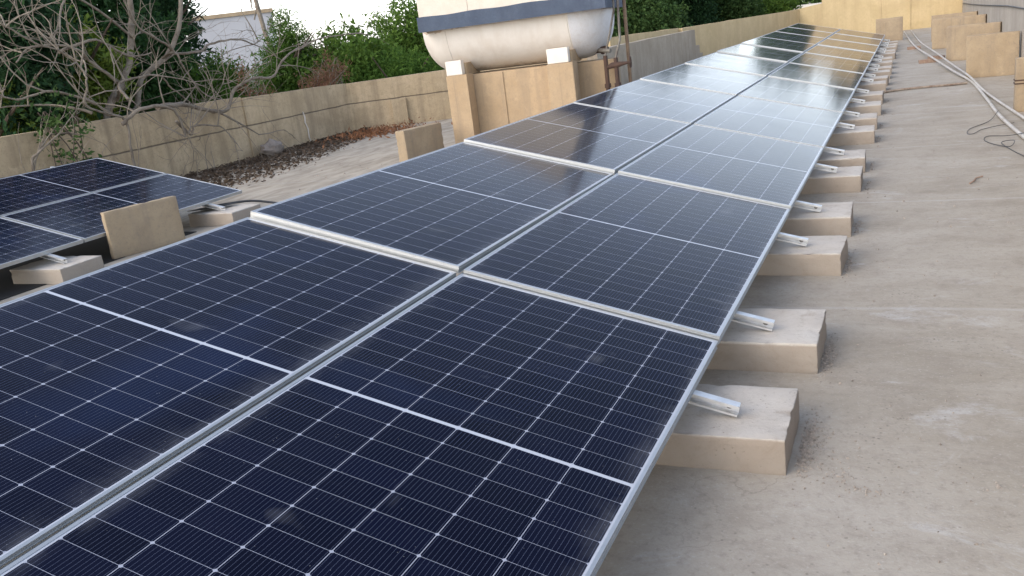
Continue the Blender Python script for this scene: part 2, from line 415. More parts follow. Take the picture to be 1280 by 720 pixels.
# ------------------------------------------------------------ setting
tag(MB().box((-200, -200, -4.2), (200, 200, -4.0)).build('ground', M['soil']), kind='structure')
roof = [(-9.9, -9), (2.3, -9), (2.3, 30.2), (-2.9, 30.2), (-4.95, 20.6), (-4.95, 14.9), (-8.2, 12.85), (-9.9, 11.95)]
tag(MB().prism(roof, -4.0, 0.0).build('roof_floor', M['floor']), kind='structure')

def wall(name, a, b, z, mat, th=0.2, side=1, z0=0.0, z2=None, **k):
    """wall from a to b, inner face on the line, thickness to the given side, slightly uneven top"""
    a = Vector((*a, 0)); b = Vector((*b, 0)); d = b - a; L = d.length; d.normalize(); nrm = Vector((-d.y, d.x, 0)) * side
    n = max(2, int(L / 0.7)); v = []; f = []
    rr = random.Random(int(L * 100)); z2 = z if z2 is None else z2
    for i in range(n + 1):
        s = L * i / n; h = z + (z2 - z) * i / n + rr.uniform(-0.006, 0.006)
        p = a + d * s; q = p + nrm * th
        v += [(p.x, p.y, z0), (p.x, p.y, h), (q.x, q.y, h), (q.x, q.y, z0)]
    for i in range(n):
        o = 4 * i
        for k1 in range(4):
            k2 = (k1 + 1) % 4; f.append((o + k1, o + k2, o + 4 + k2, o + 4 + k1))
    f.append((0, 3, 2, 1)); f.append((4*n, 4*n+1, 4*n+2, 4*n+3))
    mb = MB(); mb.v = v; mb.f = f
    o = mb.build(name, mat)
    bm = bmesh.new(); bm.from_mesh(o.data); bmesh.ops.recalc_face_normals(bm, faces=bm.faces[:]); bm.to_mesh(o.data); bm.free()
    tag(o, **k); return o

wall('parapet_wall', (-9.8, -9), (-9.8, 8.75), 1.06, M['wall_left'], label='long weathered grey parapet wall behind the bare branches, left edge of the roof', cat='wall')
wall('parapet_wall', (-9.77, 8.752), (-9.77, 11.85), 1.04, M['wall_left'], z2=0.98, label='stained grey parapet wall section with a crack and dark drip marks above the leaf litter', cat='wall')
wall('parapet_wall', (-9.772, 11.852), (-4.95, 14.55), 0.97, M['wall_left'], z2=1.0, label='brownish parapet wall section running behind the water tank', cat='wall')
# pilaster and cracks on the stained wall
pil = empty('wall_pilaster', (-9.0, 12.24, 0), (0, 0, math.atan2(2.67, 4.75)), label='shallow brown plastered pier on the parapet wall left of the tank pillar', cat='pier')
MB().box((0.0, -0.05, 0), (0.30, 0.04, 0.55)).build('shaft', M['wall_left'], pil, bevel=0.006)
cp = [(-9.752, 10.30, 0.60), (-9.752, 10.33, 0.50), (-9.752, 10.31, 0.40), (-9.752, 10.36, 0.28), (-9.752, 10.35, 0.12), (-9.752, 10.38, 0.02)]
tag(MB().tube(cp, [0.012, 0.016, 0.012, 0.014, 0.011, 0.008], 5).build('cement_seam', M['saddle']), 'pale crooked cement seam running down the stained parapet wall', 'repair seam')
g = wall('grey_wall', (-4.5, 12.2), (-4.5, 20.3), 1.04, M['wall_grey'], label='unpainted grey wall between the tank and the yellow parapet, right behind the brown pole', cat='wall')
tag(MB().box((-4.62, 20.3, 0), (-4.5, 20.75, 0.62)).box((-4.62, 20.75, 0), (-4.5, 21.1, 0.4)).build('grey_wall_step', M['wall_grey'], bevel=0.004), 'low stepped end of the grey wall where it meets the yellow one', 'wall')
wall('yellow_wall', (-5.0, 14.6), (-5.0, 20.6), 1.19, M['wall_yellow'], z2=1.12, label='yellow parapet strip showing above the grey wall', cat='wall')
wall('yellow_wall', (-4.9, 20.62), (-2.95, 29.95), 1.105, M['wall_yellow'], z2=1.095, label='long yellow parapet wall running beside the far rows of solar panels', cat='wall')
wall('yellow_wall', (-3.1, 30.0), (-2.203, 30.0), 1.10, M['wall_yellow'], z2=1.20, label='short low yellow wall at the far end, left of the tall yellow wall', cat='wall')
tb = empty('far_building', (-2.2, 30.0, 0), label='warm yellow wall with a low room closing the far end of the roof', cat='building')
MB().box((0, 0, 0), (1.9, 3, 2.3)).build('wall', M['wall_yellow'], tb)
MB().box((1.902, 0.01, 0), (6.2, 0.3, 1.75)).build('wall', M['wall_yellow'], tb)
MB().box((2.75, -0.02, 0), (2.8, 0.008, 1.72)).build('joint_strip', M['wall_yellow'], tb)
MB().box((-0.03, -0.035, 2.3), (1.93, 3.05, 2.38)).build('coping', M['wall_yellow'], tb)
rw = wall('right_wall', (2.14, -9), (2.14, 29.96), 1.55, M['wall_right'], side=-1, label='tall pale plastered wall along the right edge of the roof', cat='wall')
# thin cable along the right wall
tag(MB().tube([(2.125, 29.5, 0.66), (2.122, 24, 0.74), (2.125, 19, 0.83), (2.12, 14, 0.93), (2.122, 10, 0.96), (2.12, 6, 0.98)], 0.012, 6).build('wall_cable', M['black']), 'thin dark cable strung along the pale right wall', 'cable')

# things seen past the yellow parapet
far = empty('far_roof', (-6.2, 40, 0), (0, 0, R(12)), label='low flat roof slab with a white edge beyond the yellow parapet', cat='building')
MB().box((0, 0, -4), (5, 6, 0.95)).build('wall', M['wall_grey'], far)
MB().box((-0.2, -0.2, 0.95), (5.2, 6.2, 1.12)).build('roof_edge', M['saddle'], far)

hs = empty('white_house', (-35.2, 34.6, -4.0), (0, 0, R(38)), label='distant pale grey house block seen between the bare branches', cat='building')
MB().box((0, 0, 0), (4.6, 5.0, 8.35)).build('wall', M['house'], hs)
MB().box((-0.1, -0.1, 8.35), (4.7, 5.1, 8.55)).build('roof', M['slab'], hs)
hs2 = empty('pale_house', (-48, 52, -4.0), (0, 0, R(40)), label='far pale building low behind the green conifer', cat='building')
MB().box((0, 0, 0), (8, 8, 6.2)).build('wall', M['house'], hs2)
MB().box((-0.15, -0.15, 6.2), (8.15, 8.15, 6.4)).build('roof', M['slab'], hs2)

# ------------------------------------------------------------ solar arrays
ORD = ['nearest', 'second', 'third', 'fourth', 'fifth', 'sixth', 'seventh', 'eighth', 'ninth', 'tenth', 'eleventh', 'twelfth', 'thirteenth', 'fourteenth', 'fifteenth', 'sixteenth', 'seventeenth', 'eighteenth', 'nineteenth', 'twentieth', 'twenty-first', 'twenty-second', 'twenty-third', 'twenty-fourth', 'twenty-fifth']
FW, FH = 0.011, 0.030
def make_panel():
    r = empty('solar_panel')
    fr = MB()
    fr.box((0, 0, -FH), (FW, PL, 0)); fr.box((PW - FW, 0, -FH), (PW, PL, 0))
    fr.box((FW, 0, -FH), (PW - FW, FW, 0)); fr.box((FW, PL - FW, -FH), (PW - FW, PL, 0))
    # rolled rib and bottom flange on the outside of the frame
    for za, zb, e in ((-0.0135, -0.011, 0.0018), (-FH - 0.002, -FH, 0.003)):
        fr.box((-e, -e, za), (PW + e, 0 - 0.0001, zb)); fr.box((-e, PL + 0.0001, za), (PW + e, PL + e, zb))
        fr.box((-e, 0, za), (-0.0001, PL, zb)); fr.box((PW + 0.0001, 0, za), (PW + e, PL, zb))
    fr.build('frame', M['alu'], r)
    MB().box((FW - 0.002, FW - 0.002, -0.006), (PW - FW + 0.002, PL - FW + 0.002, -0.0018)).build('glass', M['cells'], r)
    MB().box((FW, FW, -0.009), (PW - FW, PL - FW, -0.0065)).build('backsheet', M['back'], r)
    MB().box((PW/2 - 0.06, PL/2 - 0.04, -0.026), (PW/2 + 0.06, PL/2 + 0.04, -0.0095)).build('junction_box', M['black'], r)
    return r

def array_matrix(origin, tilt):
    return Matrix.Translation(origin) @ Matrix.Rotation(tilt, 4, 'Y')

TILT = R(14.279); PITCH = 2.30; GAP = 0.025
A1 = array_matrix((0, 0, 0.25), TILT)
proto = make_panel(); first = True
LIFT_L = [0.0, 0.026, 0.014, 0.006, 0.008, 0.008, 0.018, 0.012, 0.004, 0.005, 0.005, 0.005]
LIFT_R = [0.0, 0.012, 0.014, 0.006, 0.006, 0.010, 0.008, 0.008, 0.012, 0.006, 0.006, 0.01]
rr = random.Random(5)
for row in range(11):
    for colm in (0, 1):            # 0 right column, 1 left column
        p = proto if first else copy_tree(proto); first = False
        lift = (LIFT_R if colm == 0 else LIFT_L)[row]
        x0 = -PW if colm == 0 else -2 * PW - GAP
        y0 = (row - 1) * PITCH + 0.011
        mm = A1 @ Matrix.Translation((x0, y0, lift)) @ Matrix.Rotation(-lift / PL + rr.uniform(-0.0008, 0.0008), 4, 'X') @ Matrix.Rotation((0.006 if colm else 0) * (lift > 0.02) + rr.uniform(-0.0008, 0.0008), 4, 'Y')
        p.matrix_world = mm
        side = 'right' if colm == 0 else 'left'
        k = ['nearest row, cut by the photo', 'second row from the camera', 'third row from the camera', 'fourth row from the camera', 'fifth row from the camera', 'sixth row from the camera', 'fifth row from the far end', 'fourth row from the far end', 'third row from the far end', 'next to last row', 'last row at the far end'][row]
        tag(p, 'solar panel in the %s column of the long array, %s' % (side, k), 'solar panel', 'solar panels of the long array')

gs = MB().box((-PW - GAP + 0.0045, -2.28, -0.020), (-PW - 0.0045, 22.95, -0.016)).build('joint_strip', M['strip'])
gs.matrix_world = A1; tag(gs, 'long grey metal strip down the gap between the two columns of panels', 'strip')

# left array (shorter modules)
A2 = array_matrix((-5.93, 4.06, 0.25), R(13.06))
SX, SY = 1.045 / PW, 2.065 / PL
for row, colm, lab in ((0, 0, 'far right panel of the small left array, its corner pointing at the leaf litter'),
                       (0, 1, 'far left panel of the small left array, against the parapet wall'),
                       (1, 0, 'near right panel of the small left array, cut by the left edge of the photo'),
                       (1, 1, 'near left panel of the small left array, outside the frame for the most part')):
    p = copy_tree(proto)
    x0 = -1.045 if colm == 0 else -2 * 1.045 - 0.02
    p.matrix_world = A2 @ Matrix.Translation((x0, -2.065 - row * 2.085, 0)) @ Matrix.Diagonal((SX, SY, 1, 1))
    tag(p, lab, 'solar panel', 'solar panels of the small left array')

# concrete blocks and rails
def rough_block(name, sx, sy, sz, mat, parent=None, seed=0, bevel=0.006):
    """cast block with worn arrises, chipped corners and a slightly uneven top"""
    from mathutils import noise as mn
    bm = bmesh.new(); bmesh.ops.create_cube(bm, size=1)
    for v in bm.verts: v.co = Vector(((v.co.x - 0.5) * sx, (v.co.y + 0.5) * sy, (v.co.z + 0.5) * sz))
    bmesh.ops.bevel(bm, geom=bm.edges[:], offset=bevel, segments=2, affect='EDGES', profile=0.6)
    bmesh.ops.subdivide_edges(bm, edges=[e for e in bm.edges if e.calc_length() > 0.05], cuts=14, use_grid_fill=True)
    bm.normal_update()
    for v in bm.verts:
        n1 = mn.noise(v.co * 7 + Vector((seed * 5, 1, 2))); n2 = mn.noise(v.co * 38 + Vector((3, seed * 9, 2))); n3 = mn.noise(v.co * 16 + Vector((seed, seed, 7)))
        ex = min(-v.co.x, v.co.x + sx); ey = min(v.co.y, sy - v.co.y); ez = min(v.co.z, sz - v.co.z)
        q = sorted((ex, ey, ez)); edge = q[1] < 0.014
        d = 0.004 * n1 + 0.0018 * n2 - (max(0, n3 - 0.12) * 0.022 if edge and v.co.z > 0.05 else 0)
        v.co += v.normal * d
    me = bpy.data.meshes.new(name); bm.to_mesh(me); bm.free()
    me.polygons.foreach_set('use_smooth', [True] * len(me.polygons))
    o = link(name, me, mat, parent); sm(o, 0.7); return o

ylist = [-1.97, -0.572, 0.288, 1.675, 2.53, 3.90, 4.69, 6.23, 7.17, 8.37, 9.52, 11.03, 11.84, 12.96, 13.74, 14.98, 15.92, 17.3, 18.1, 19.45, 20.3, 21.5]
cmesh = [rough_block('concrete_block', 0.62, 0.43 + 0.012 * (i % 3 - 1), 0.136 - 0.004 * (i % 2), M['block'], seed=i) for i in range(8)]
for i, y in enumerate(ylist):
    if i < 8: b = cmesh[i]
    else: b = cmesh[(i * 5 + 2) % 8].copy(); COL.objects.link(b)
    b.location = (0.33 + rr.uniform(-0.012, 0.012), y, -0.003); b.rotation_euler.z = R(rr.uniform(-2.0, 2.0)); b.scale = (rr.uniform(0.97, 1.03), rr.uniform(0.95, 1.05), 1)
    if i == 0: lab = 'low concrete footing under the nearest panels, below the bottom edge of the photo'
    else: lab = 'concrete footing at the right edge of the long array, %s %s the camera' % (ORD[i-1], 'from' if i > 1 else 'to')
    tag(b, lab, 'concrete block', 'concrete footings along the long array')

def make_rail(x0, x1, leg_h):
    """C-profile along local x; the local frame is the panel plane, web faces -y"""
    r = empty('mounting_rail')
    mb = MB(); h = 0.040
    mb.box((x0, 0.0155, -h), (x1, 0.018, 0))
    mb.box((x0, -0.020, -0.0025), (x1, 0.0153, 0)).box((x0, -0.020, -h), (x1, 0.0153, -h + 0.0025))
    mb.box((x0, -0.020, -0.011), (x1, -0.0178, -0.0027)).box((x0, -0.020, -h + 0.0027), (x1, -0.0178, -h + 0.008))
    mb.build('channel', M['rail'], r)
    bt = MB().tube([(x1 - 0.035, 0.006, -0.021), (x1 - 0.035, 0.0152, -0.021)], 0.0075, 6)
    bt.tube([(x1 - 0.035, 0.0125, -0.021), (x1 - 0.035, 0.0152, -0.021)], 0.0115, 12)
    bt.build('bolt', M['bolt'], r)
    return r

rp = make_rail(-2.28, 0.165, 0.7)
def add_leg(r, tilt, zr):
    lx = -2.18; wz = zr - lx * math.sin(tilt) - 0.075
    T = Matrix.Rotation(-tilt, 4, 'Y')
    mb = MB(); mb.box((lx * math.cos(tilt) - 0.02, 0.0425, -wz - 0.0), (lx * math.cos(tilt) + 0.02, 0.0825, -lx * math.sin(tilt) - 0.01), T)
    mb.build('leg', M['rail'], r)
add_leg(rp, TILT, 0.25)
rails = [-1.75, -0.425, 0.43, 1.82, 2.67, 4.03, 4.84, 6.38, 7.33, 8.55, 9.70, 11.2, 12.0, 13.1, 13.88, 15.12, 16.07, 17.45, 18.25, 19.6, 20.45, 21.65]
for i, y in enumerate(rails):
    r = rp if i == 0 else copy_tree(rp)
    r.matrix_world = A1 @ Matrix.Translation((0, y, -FH - 0.0035))
    lab = ('aluminium rail under the nearest panels, out of view below the photo' if i == 0 else
           'bolted aluminium rail end resting on the %s concrete footing of the long array' % (ORD[i-1]))
    tag(r, lab, 'rail', 'mounting rails of the long array')
for i, (y, lab) in enumerate(((3.55, 'aluminium rail end on the footing near the far corner of the small left array'), (1.62, 'aluminium rail end on the footing left of the upright slab, under the small left array'))):
    r = copy_tree(rp); r.matrix_world = A2 @ Matrix.Translation((0.03, y - 4.06, -FH - 0.0035))
    tag(r, lab, 'rail', 'mounting rails of the small left array')
for i, (x, y, lab) in enumerate(((-5.55, 3.43, 'low concrete footing at the far corner of the small left array'), (-5.62, 1.45, 'low concrete footing left of the upright slab, beside the small left array'))):
    b = cmesh[i].copy(); COL.objects.link(b); b.location = (x, y, 0)
    tag(b, lab, 'concrete block', 'concrete footings along the small left array')

# ------------------------------------------------------------ upright slabs
def slab(a, b, th, h, label, group=None, mat='slab', side=1, seed=1):
    a = Vector((*a, 0)); b = Vector((*b, 0)); d = b - a; L = d.length
    o = rough_block('concrete_slab', L, th, h, M[mat], seed=seed, bevel=0.009)
    o.data.transform(Matrix.Translation((L, 0, 0)))
    o.location = a; o.rotation_euler.z = math.atan2(d.y, d.x)
    tag(o, label, 'concrete slab', group); return o
G1 = 'upright concrete slabs between the two arrays'
slab((-5.86, 2.19), (-5.67, 2.88), 0.065, 0.436, 'upright buff concrete slab standing between the small left array and the long array', G1, seed=3)
slab((-5.58, 6.98), (-5.40, 7.72), 0.17, 0.436, 'upright concrete slab standing alone on the grey floor left of the water tank', G1, seed=4)
G2 = 'upright concrete slabs along the right wall'
slab((1.42, 11.98), (2.11, 11.90), 0.14, 0.625, 'biggest upright concrete slab by the right wall, nearest of the close row of four', G2, seed=5)
slab((1.25, 15.5), (2.11, 15.2), 0.14, 0.63, 'upright slab by the right wall, second of the close row with a pale yellow end', G2, seed=6)
slab((1.07, 19.2), (2.11, 18.9), 0.14, 0.65, 'upright slab by the right wall, third of the close row', G2, seed=7)
slab((1.10, 22.2), (2.11, 21.9), 0.14, 0.63, 'farthest upright slab of the close row by the right wall', G2, seed=8)
slab((-0.28, 24.3), (0.42, 24.3), 0.14, 0.63, 'upright concrete slab standing past the far end of the long array', None, seed=9)
pr_ = empty('banded_pier', (1.70, 7.80, 0), label='yellowish concrete pier with dark straps, cut by the right edge of the photo', cat='pier')
MB().box((0, 0, 0), (0.42, 0.14, 0.58)).build('shaft', M['slab'], pr_, bevel=0.012, rough=0.004, seed=11)
for z in (0.30, 0.335):
    MB().box((-0.006, -0.006, z), (0.426, 0.146, z + 0.014)).build('strap', M['rust'], pr_)

# ------------------------------------------------------------ water tank
TH = R(8)
TM = Matrix.Translation((-5.37, 8.0, 0)) @ Matrix.Rotation(TH, 4, 'Z')
def troot(name, **k):
    e = empty(name); e.matrix_world = TM; tag(e, **k); return e
# local: x along the tank, y away from the camera
bs = troot('masonry_plinth', label='buff masonry base with two pillars carrying the water tank', cat='plinth')
MB().box((0.03, 0.30, 0), (1.70, 0.98, 1.02)).box((1.702, 0.50, 0), (2.34, 0.98, 1.0)).build('wall', M['tank_base'], bs, bevel=0.006)
for x0, x1 in ((0.0, 0.31), (1.49, 1.86)):
    pl_ = MB().box((x0, 0, 0), (x1, 0.298, 1.045)).build('pillar', M['tank_base'], bs, bevel=0.01, rough=0.003, seed=int(x0*9))
    MB().box((x0 + 0.02, 0.142, 1.02), (x1 - 0.03, 0.75, 1.20)).build('cradle', M['tank_base'], pl_, bevel=0.008)
    MB().box((x0 + 0.012, 0.012, 1.047), (x1 - 0.06, 0.14, 1.245)).build('saddle', M['saddle'], pl_, bevel=0.008)
MB().box((0.70, 0.285, 0.0), (0.76, 0.299, 1.015)).build('cover_strip', M['tank_base'], bs)
tk = troot('water_tank', label='big cream horizontal water tank with a dark blue band under its casing', cat='water tank')
def tank_part(kind):
    rad = 0.66; cz = 1.70; cy = 0.80; n = 56; x0, x1, cap = 0.02, 1.82, 0.50
    mb = MB(); rings = []
    if kind == 'body': rings = [(x0 + (x1 - x0) * i / 8, rad) for i in range(9)]
    elif kind == 'left': rings = [(x0 - cap * math.sin(a), rad * max(0.001, math.cos(a)) ** 0.75) for a in [math.pi / 2 * i / 12 for i in range(13)]]
    else: rings = [(x1 + cap * math.sin(a), rad * max(0.001, math.cos(a)) ** 0.55) for a in [math.pi / 2 * i / 12 for i in range(13)]]
    for x, r in rings:
        for k in range(n):
            a = 2 * math.pi * k / n; mb.v.append((x, cy + r * math.cos(a), cz + r * math.sin(a)))
    for i in range(len(rings) - 1):
        for k in range(n):
            k2 = (k + 1) % n; mb.f.append((i*n+k, i*n+k2, (i+1)*n+k2, (i+1)*n+k))
    return mb
bd = tank_part('body').build('body', M['tank'], tk, smooth=True)
for xs in (0.03, 1.80):
    ring = [(xs, 0.80 + 0.661 * math.cos(a), 1.70 + 0.661 * math.sin(a)) for a in [2 * math.pi * k / 48 for k in range(49)]]
    sm(MB().tube(ring, 0.006, 6, cap=False).build('weld_seam', M['tank'], bd))
tank_part('left').build('end_cap', M['tank'], tk, smooth=True)
ec = tank_part('right').build('end_cap', M['tankend'], tk, smooth=True); ec['label'] = 'bluish white right end of the tank'
for o in (bd, ec):
    bm = bmesh.new(); bm.from_mesh(o.data); bmesh.ops.recalc_face_normals(bm, faces=bm.faces[:]); bm.to_mesh(o.data); bm.free()
# casing: flat sheets, band with slightly wavy edges
bandm = MB(); nb = 24
for i in range(nb):
    xa = -0.30 + 2.68 * i / nb; xb = -0.30 + 2.68 * (i + 1) / nb
    w0 = 0.003 * math.sin(i * 1.7); w1 = 0.003 * math.sin((i + 1) * 1.7); t0 = 0.006 * math.sin(i * 0.9 + 1); t1 = 0.006 * math.sin((i + 1) * 0.9 + 1)
    n = len(bandm.v)
    bandm.v += [(xa, -0.03 + w0, 1.685), (xb, -0.03 + w1, 1.685), (xb, -0.03 + w1, 1.885 + t1), (xa, -0.03 + w0, 1.885 + t0), (xa, 0.0, 1.685), (xb, 0.0, 1.685), (xb, 0.0, 1.885 + t1), (xa, 0.0, 1.885 + t0)]
    bandm.f += [(n, n+1, n+2, n+3), (n+7, n+6, n+5, n+4), (n+3, n+2, n+6, n+7), (n, n+4, n+5, n+1)]
    if i == 0: bandm.f.append((n, n+3, n+7, n+4))
    if i == nb - 1: bandm.f.append((n+1, n+5, n+6, n+2))
bandm.box((-0.302, 0.002, 1.685), (-0.285, 1.60, 1.885)); bandm.box((2.365, 0.002, 1.685), (2.382, 1.60, 1.885)); bandm.box((-0.285, 1.585, 1.685), (2.365, 1.60, 1.885))
bandm.build('band', M['band'], tk)
cs = MB().box((-0.28, 0.003, 1.72), (0.46, 1.58, 2.75)).build('casing_sheet', M['casing'], tk, bevel=0.01)
MB().box((0.462, 0.004, 1.72), (2.36, 1.58, 2.75)).build('casing_sheet', M['casing'], tk, bevel=0.01)
nz = MB().tube([(2.02, 0.72, 1.14), (2.24, 0.62, 1.14)], 0.045, 14).tube([(2.16, 0.655, 1.14), (2.18, 0.647, 1.14)], 0.07, 14)
sm(nz.build('outlet', M['rust'], tk))
pp = troot('tank_pipework', label='pair of thin upright pipes with a rusty gate valve beside the tank end', cat='pipes')
pp.matrix_world = TM @ Matrix.Translation((-0.12, 0, 0))
def vt(name, mat, pts, r, seg=10): return sm(MB().tube(pts, r, seg).build(name, M[mat], pp))
vt('pipe', 'galv', [(2.37, 0.35, 1.06), (2.46, 0.35, 1.35), (2.545, 0.35, 1.65), (2.545, 0.35, 2.9)], 0.014)
vt('pipe', 'galv', [(2.52, 0.30, 1.02), (2.60, 0.30, 1.25), (2.62, 0.30, 2.0), (2.62, 0.30, 2.9)], 0.017)
vt('lower_pipe', 'rust', [(2.37, 0.35, 0.0), (2.37, 0.35, 1.06)], 0.030)
vt('lower_pipe', 'rust', [(2.52, 0.30, 0.0), (2.52, 0.30, 1.02)], 0.030)
vt('branch', 'galv', [(2.24, 0.62, 1.14), (2.37, 0.35, 1.13), (2.46, 0.30, 1.12)], 0.028)
vt('coupling', 'rust', [(2.37, 0.35, 0.62), (2.37, 0.35, 0.68)], 0.045)
vt('coupling', 'rust', [(2.52, 0.30, 0.62), (2.52, 0.30, 0.68)], 0.045)
vl = vt('valve', 'rust', [(2.40, 0.34, 0.90), (2.46, 0.31, 0.92), (2.52, 0.30, 0.92), (2.60, 0.29, 0.93), (2.72, 0.28, 0.94)], [0.03, 0.04, 0.045, 0.03, 0.011])
whl = [(2.72, 0.28 + 0.07 * math.cos(a), 0.94 + 0.07 * math.sin(a)) for a in [2 * math.pi * k / 16 for k in range(17)]]
MB().tube(whl, 0.011, 6).tube([(2.72, 0.21, 0.94), (2.72, 0.35, 0.94)], 0.008, 6).tube([(2.72, 0.28, 0.87), (2.72, 0.28, 1.01)], 0.008, 6).build('handwheel', M['rust'], vl)
po = empty('pole', (-3.0, 9.13, 0), label='tall thin brown pole rising behind the long array, right of the tank', cat='pole')
sm(MB().tube([(0, 0, 0.03), (0, 0, 3.6)], 0.025, 12).build('shaft', M['pole'], po))
MB().box((-0.10, -0.10, 0), (0.10, 0.10, 0.028)).build('base_plate', M['rust'], po)

# ------------------------------------------------------------ pipes and wires on the right
def smooth_path(pts, n=8):
    pts = [Vector(p) for p in pts]; out = []
    for i in range(len(pts) - 1):
        p0 = pts[max(i-1, 0)]; p1 = pts[i]; p2 = pts[i+1]; p3 = pts[min(i+2, len(pts)-1)]
        for k in range(n):
            t = k / n
            out.append(0.5 * ((2*p1) + (p2-p0)*t + (2*p0-5*p1+4*p2-p3)*t*t + (3*p1-p0-3*p2+p3)*t**3))
    out.append(pts[-1]); return out
o = sm(MB().tube(smooth_path([(0.42, 28.4, 0.03), (0.70, 20.5, 0.06), (0.98, 16.1, 0.09), (1.27, 13.0, 0.05), (1.46, 11.1, 0.03), (1.51, 9.0, 0.03), (1.535, 7.33, 0.03), (1.64, 5.49, 0.03), (1.80, 3.5, 0.03), (1.9, 1.0, 0.03)]), 0.018, 10).build('plastic_pipe', M['pvc']))
tag(o, 'thick white plastic pipe snaking along the roof floor, thicker of the two', 'pipe', 'white pipes on the right')
o = sm(MB().tube(smooth_path([(0.62, 28.9, 0.03), (0.85, 21.3, 0.07), (1.12, 16.2, 0.11), (1.33, 13.4, 0.07), (1.44, 11.4, 0.085), (1.55, 9.6, 0.03), (1.74, 7.0, 0.028), (1.90, 5.0, 0.028), (2.0, 2.0, 0.028)]), 0.0155, 10).build('plastic_pipe', M['pvc']))
tag(o, 'thinner white plastic pipe crossing over the thick one in front of the biggest slab', 'pipe', 'white pipes on the right')
o = sm(MB().tube(smooth_path([(0.22, 10.72, 0.02), (0.5, 10.95, 0.02), (0.85, 11.0, 0.024), (1.2, 11.06, 0.02), (1.40, 11.12, 0.02)]), 0.016, 8).build('old_pipe', M['oldpipe']))
tag(o, 'old rusty pipe lying across the floor from the blocks to the white pipes', 'pipe')
for i, (x, y, rz, lab) in enumerate(((0.93, 15.6, 10, 'broken brick under the white pipes, nearer of the two groups'), (1.10, 16.3, -20, 'broken brick between the two white pipes next to the third upright slab'), (0.70, 19.9, 5, 'small brick propping the white pipes near the far end'))):
    o = MB().box((-0.14, -0.07, 0), (0.14, 0.07, 0.065)).build('brick', M['brick'], bevel=0.008, rough=0.006, seed=i)
    o.location = (x, y, 0); o.rotation_euler.z = R(rz); tag(o, lab, 'brick', 'bricks under the white pipes')
o = MB().tube(smooth_path([(1.53, 7.6, 0.06), (1.42, 7.2, 0.012), (1.22, 6.75, 0.01), (1.18, 6.45, 0.01), (1.23, 6.4, 0.012), (1.32, 6.65, 0.01), (1.5, 6.8, 0.02), (1.62, 6.9, 0.02)]), 0.0032, 6).build('wire', M['black'])
tag(o, 'thin black wire bent in a hook beside the white pipes', 'wire')
o = MB().tube(smooth_path([(1.63, 5.9, 0.07), (1.50, 6.1, 0.02), (1.34, 6.2, 0.01), (1.30, 5.95, 0.01), (1.38, 5.65, 0.012), (1.47, 5.5, 0.02), (1.52, 5.75, 0.03), (1.42, 5.75, 0.015), (1.48, 5.3, 0.01), (1.56, 4.9, 0.01)]), 0.0032, 6).build('wire', M['black'])
tag(o, 'looped black wire at the right frame edge by the thick white pipe', 'wire')
o = MB().tube(smooth_path([(1.08, 4.02, 0.008), (1.11, 4.08, 0.014), (1.13, 4.2, 0.009), (1.18, 4.25, 0.012)]), 0.006, 5).build('dry_twig', M['brick'])
tag(o, 'small reddish dry twig lying alone on the concrete floor', 'twig')
o = MB().tube([(1.01, -0.68, 0.006), (1.02, -0.70, 0.010), (1.028, -0.725, 0.006)], 0.0035, 5).build('plastic_scrap', M['green_plastic'])
tag(o, 'tiny green plastic scrap on the floor near the bottom right', 'litter')

# ------------------------------------------------------------ left floor things
o = MB().tube(smooth_path([(-5.98, 3.62, 0.17), (-5.75, 3.95, 0.15), (-5.4, 4.15, 0.06), (-4.9, 4.3, 0.03), (-4.2, 4.35, 0.02)]), 0.012, 6).build('black_hose', M['black'])
tag(o, 'black cable running from the small left array towards the long array', 'cable')
o = MB().prism([(-6.16, 3.45), (-5.93, 3.52), (-5.78, 3.80), (-6.0, 3.74)], 0.162, 0.168).build('rubber_flap', M['black'])
tag(o, 'dark torn flap lying at the rail end of the small left array', 'scrap')
o = MB().prism([(-8.2, 0.0), (-5.82, 0.0), (-5.84, 3.2), (-8.2, 3.3)], 0.003, 0.007).build('shade_sheet', M['shade_black'])  # added dark sheet, gives the shaded gap below the panels its black
tag(o, 'added black sheet standing in for the shade under the small left array', 'sheet')
# crumpled sack against the wall
random.seed(3)
me = bpy.data.meshes.new('cloth_sack'); bm = bmesh.new(); bmesh.ops.create_icosphere(bm, subdivisions=3, radius=1)
for v in bm.verts:
    k = 1 + 0.16 * math.sin(v.co.x * 7 + 1) + 0.12 * math.sin(v.co.z * 9 + v.co.y * 5)
    v.co = Vector((v.co.x * 0.16 * k, v.co.y * 0.22 * k, max(-0.02, (v.co.z * 0.5 + 0.4) * 0.27 * k)))
bm.to_mesh(me); bm.free(); o = link('cloth_sack', me, M['cloth']); o.location = (-9.5, 8.95, 0); sm(o, 1.2)
tag(o, 'crumpled grey white sack slumped at the foot of the parapet wall', 'sack')

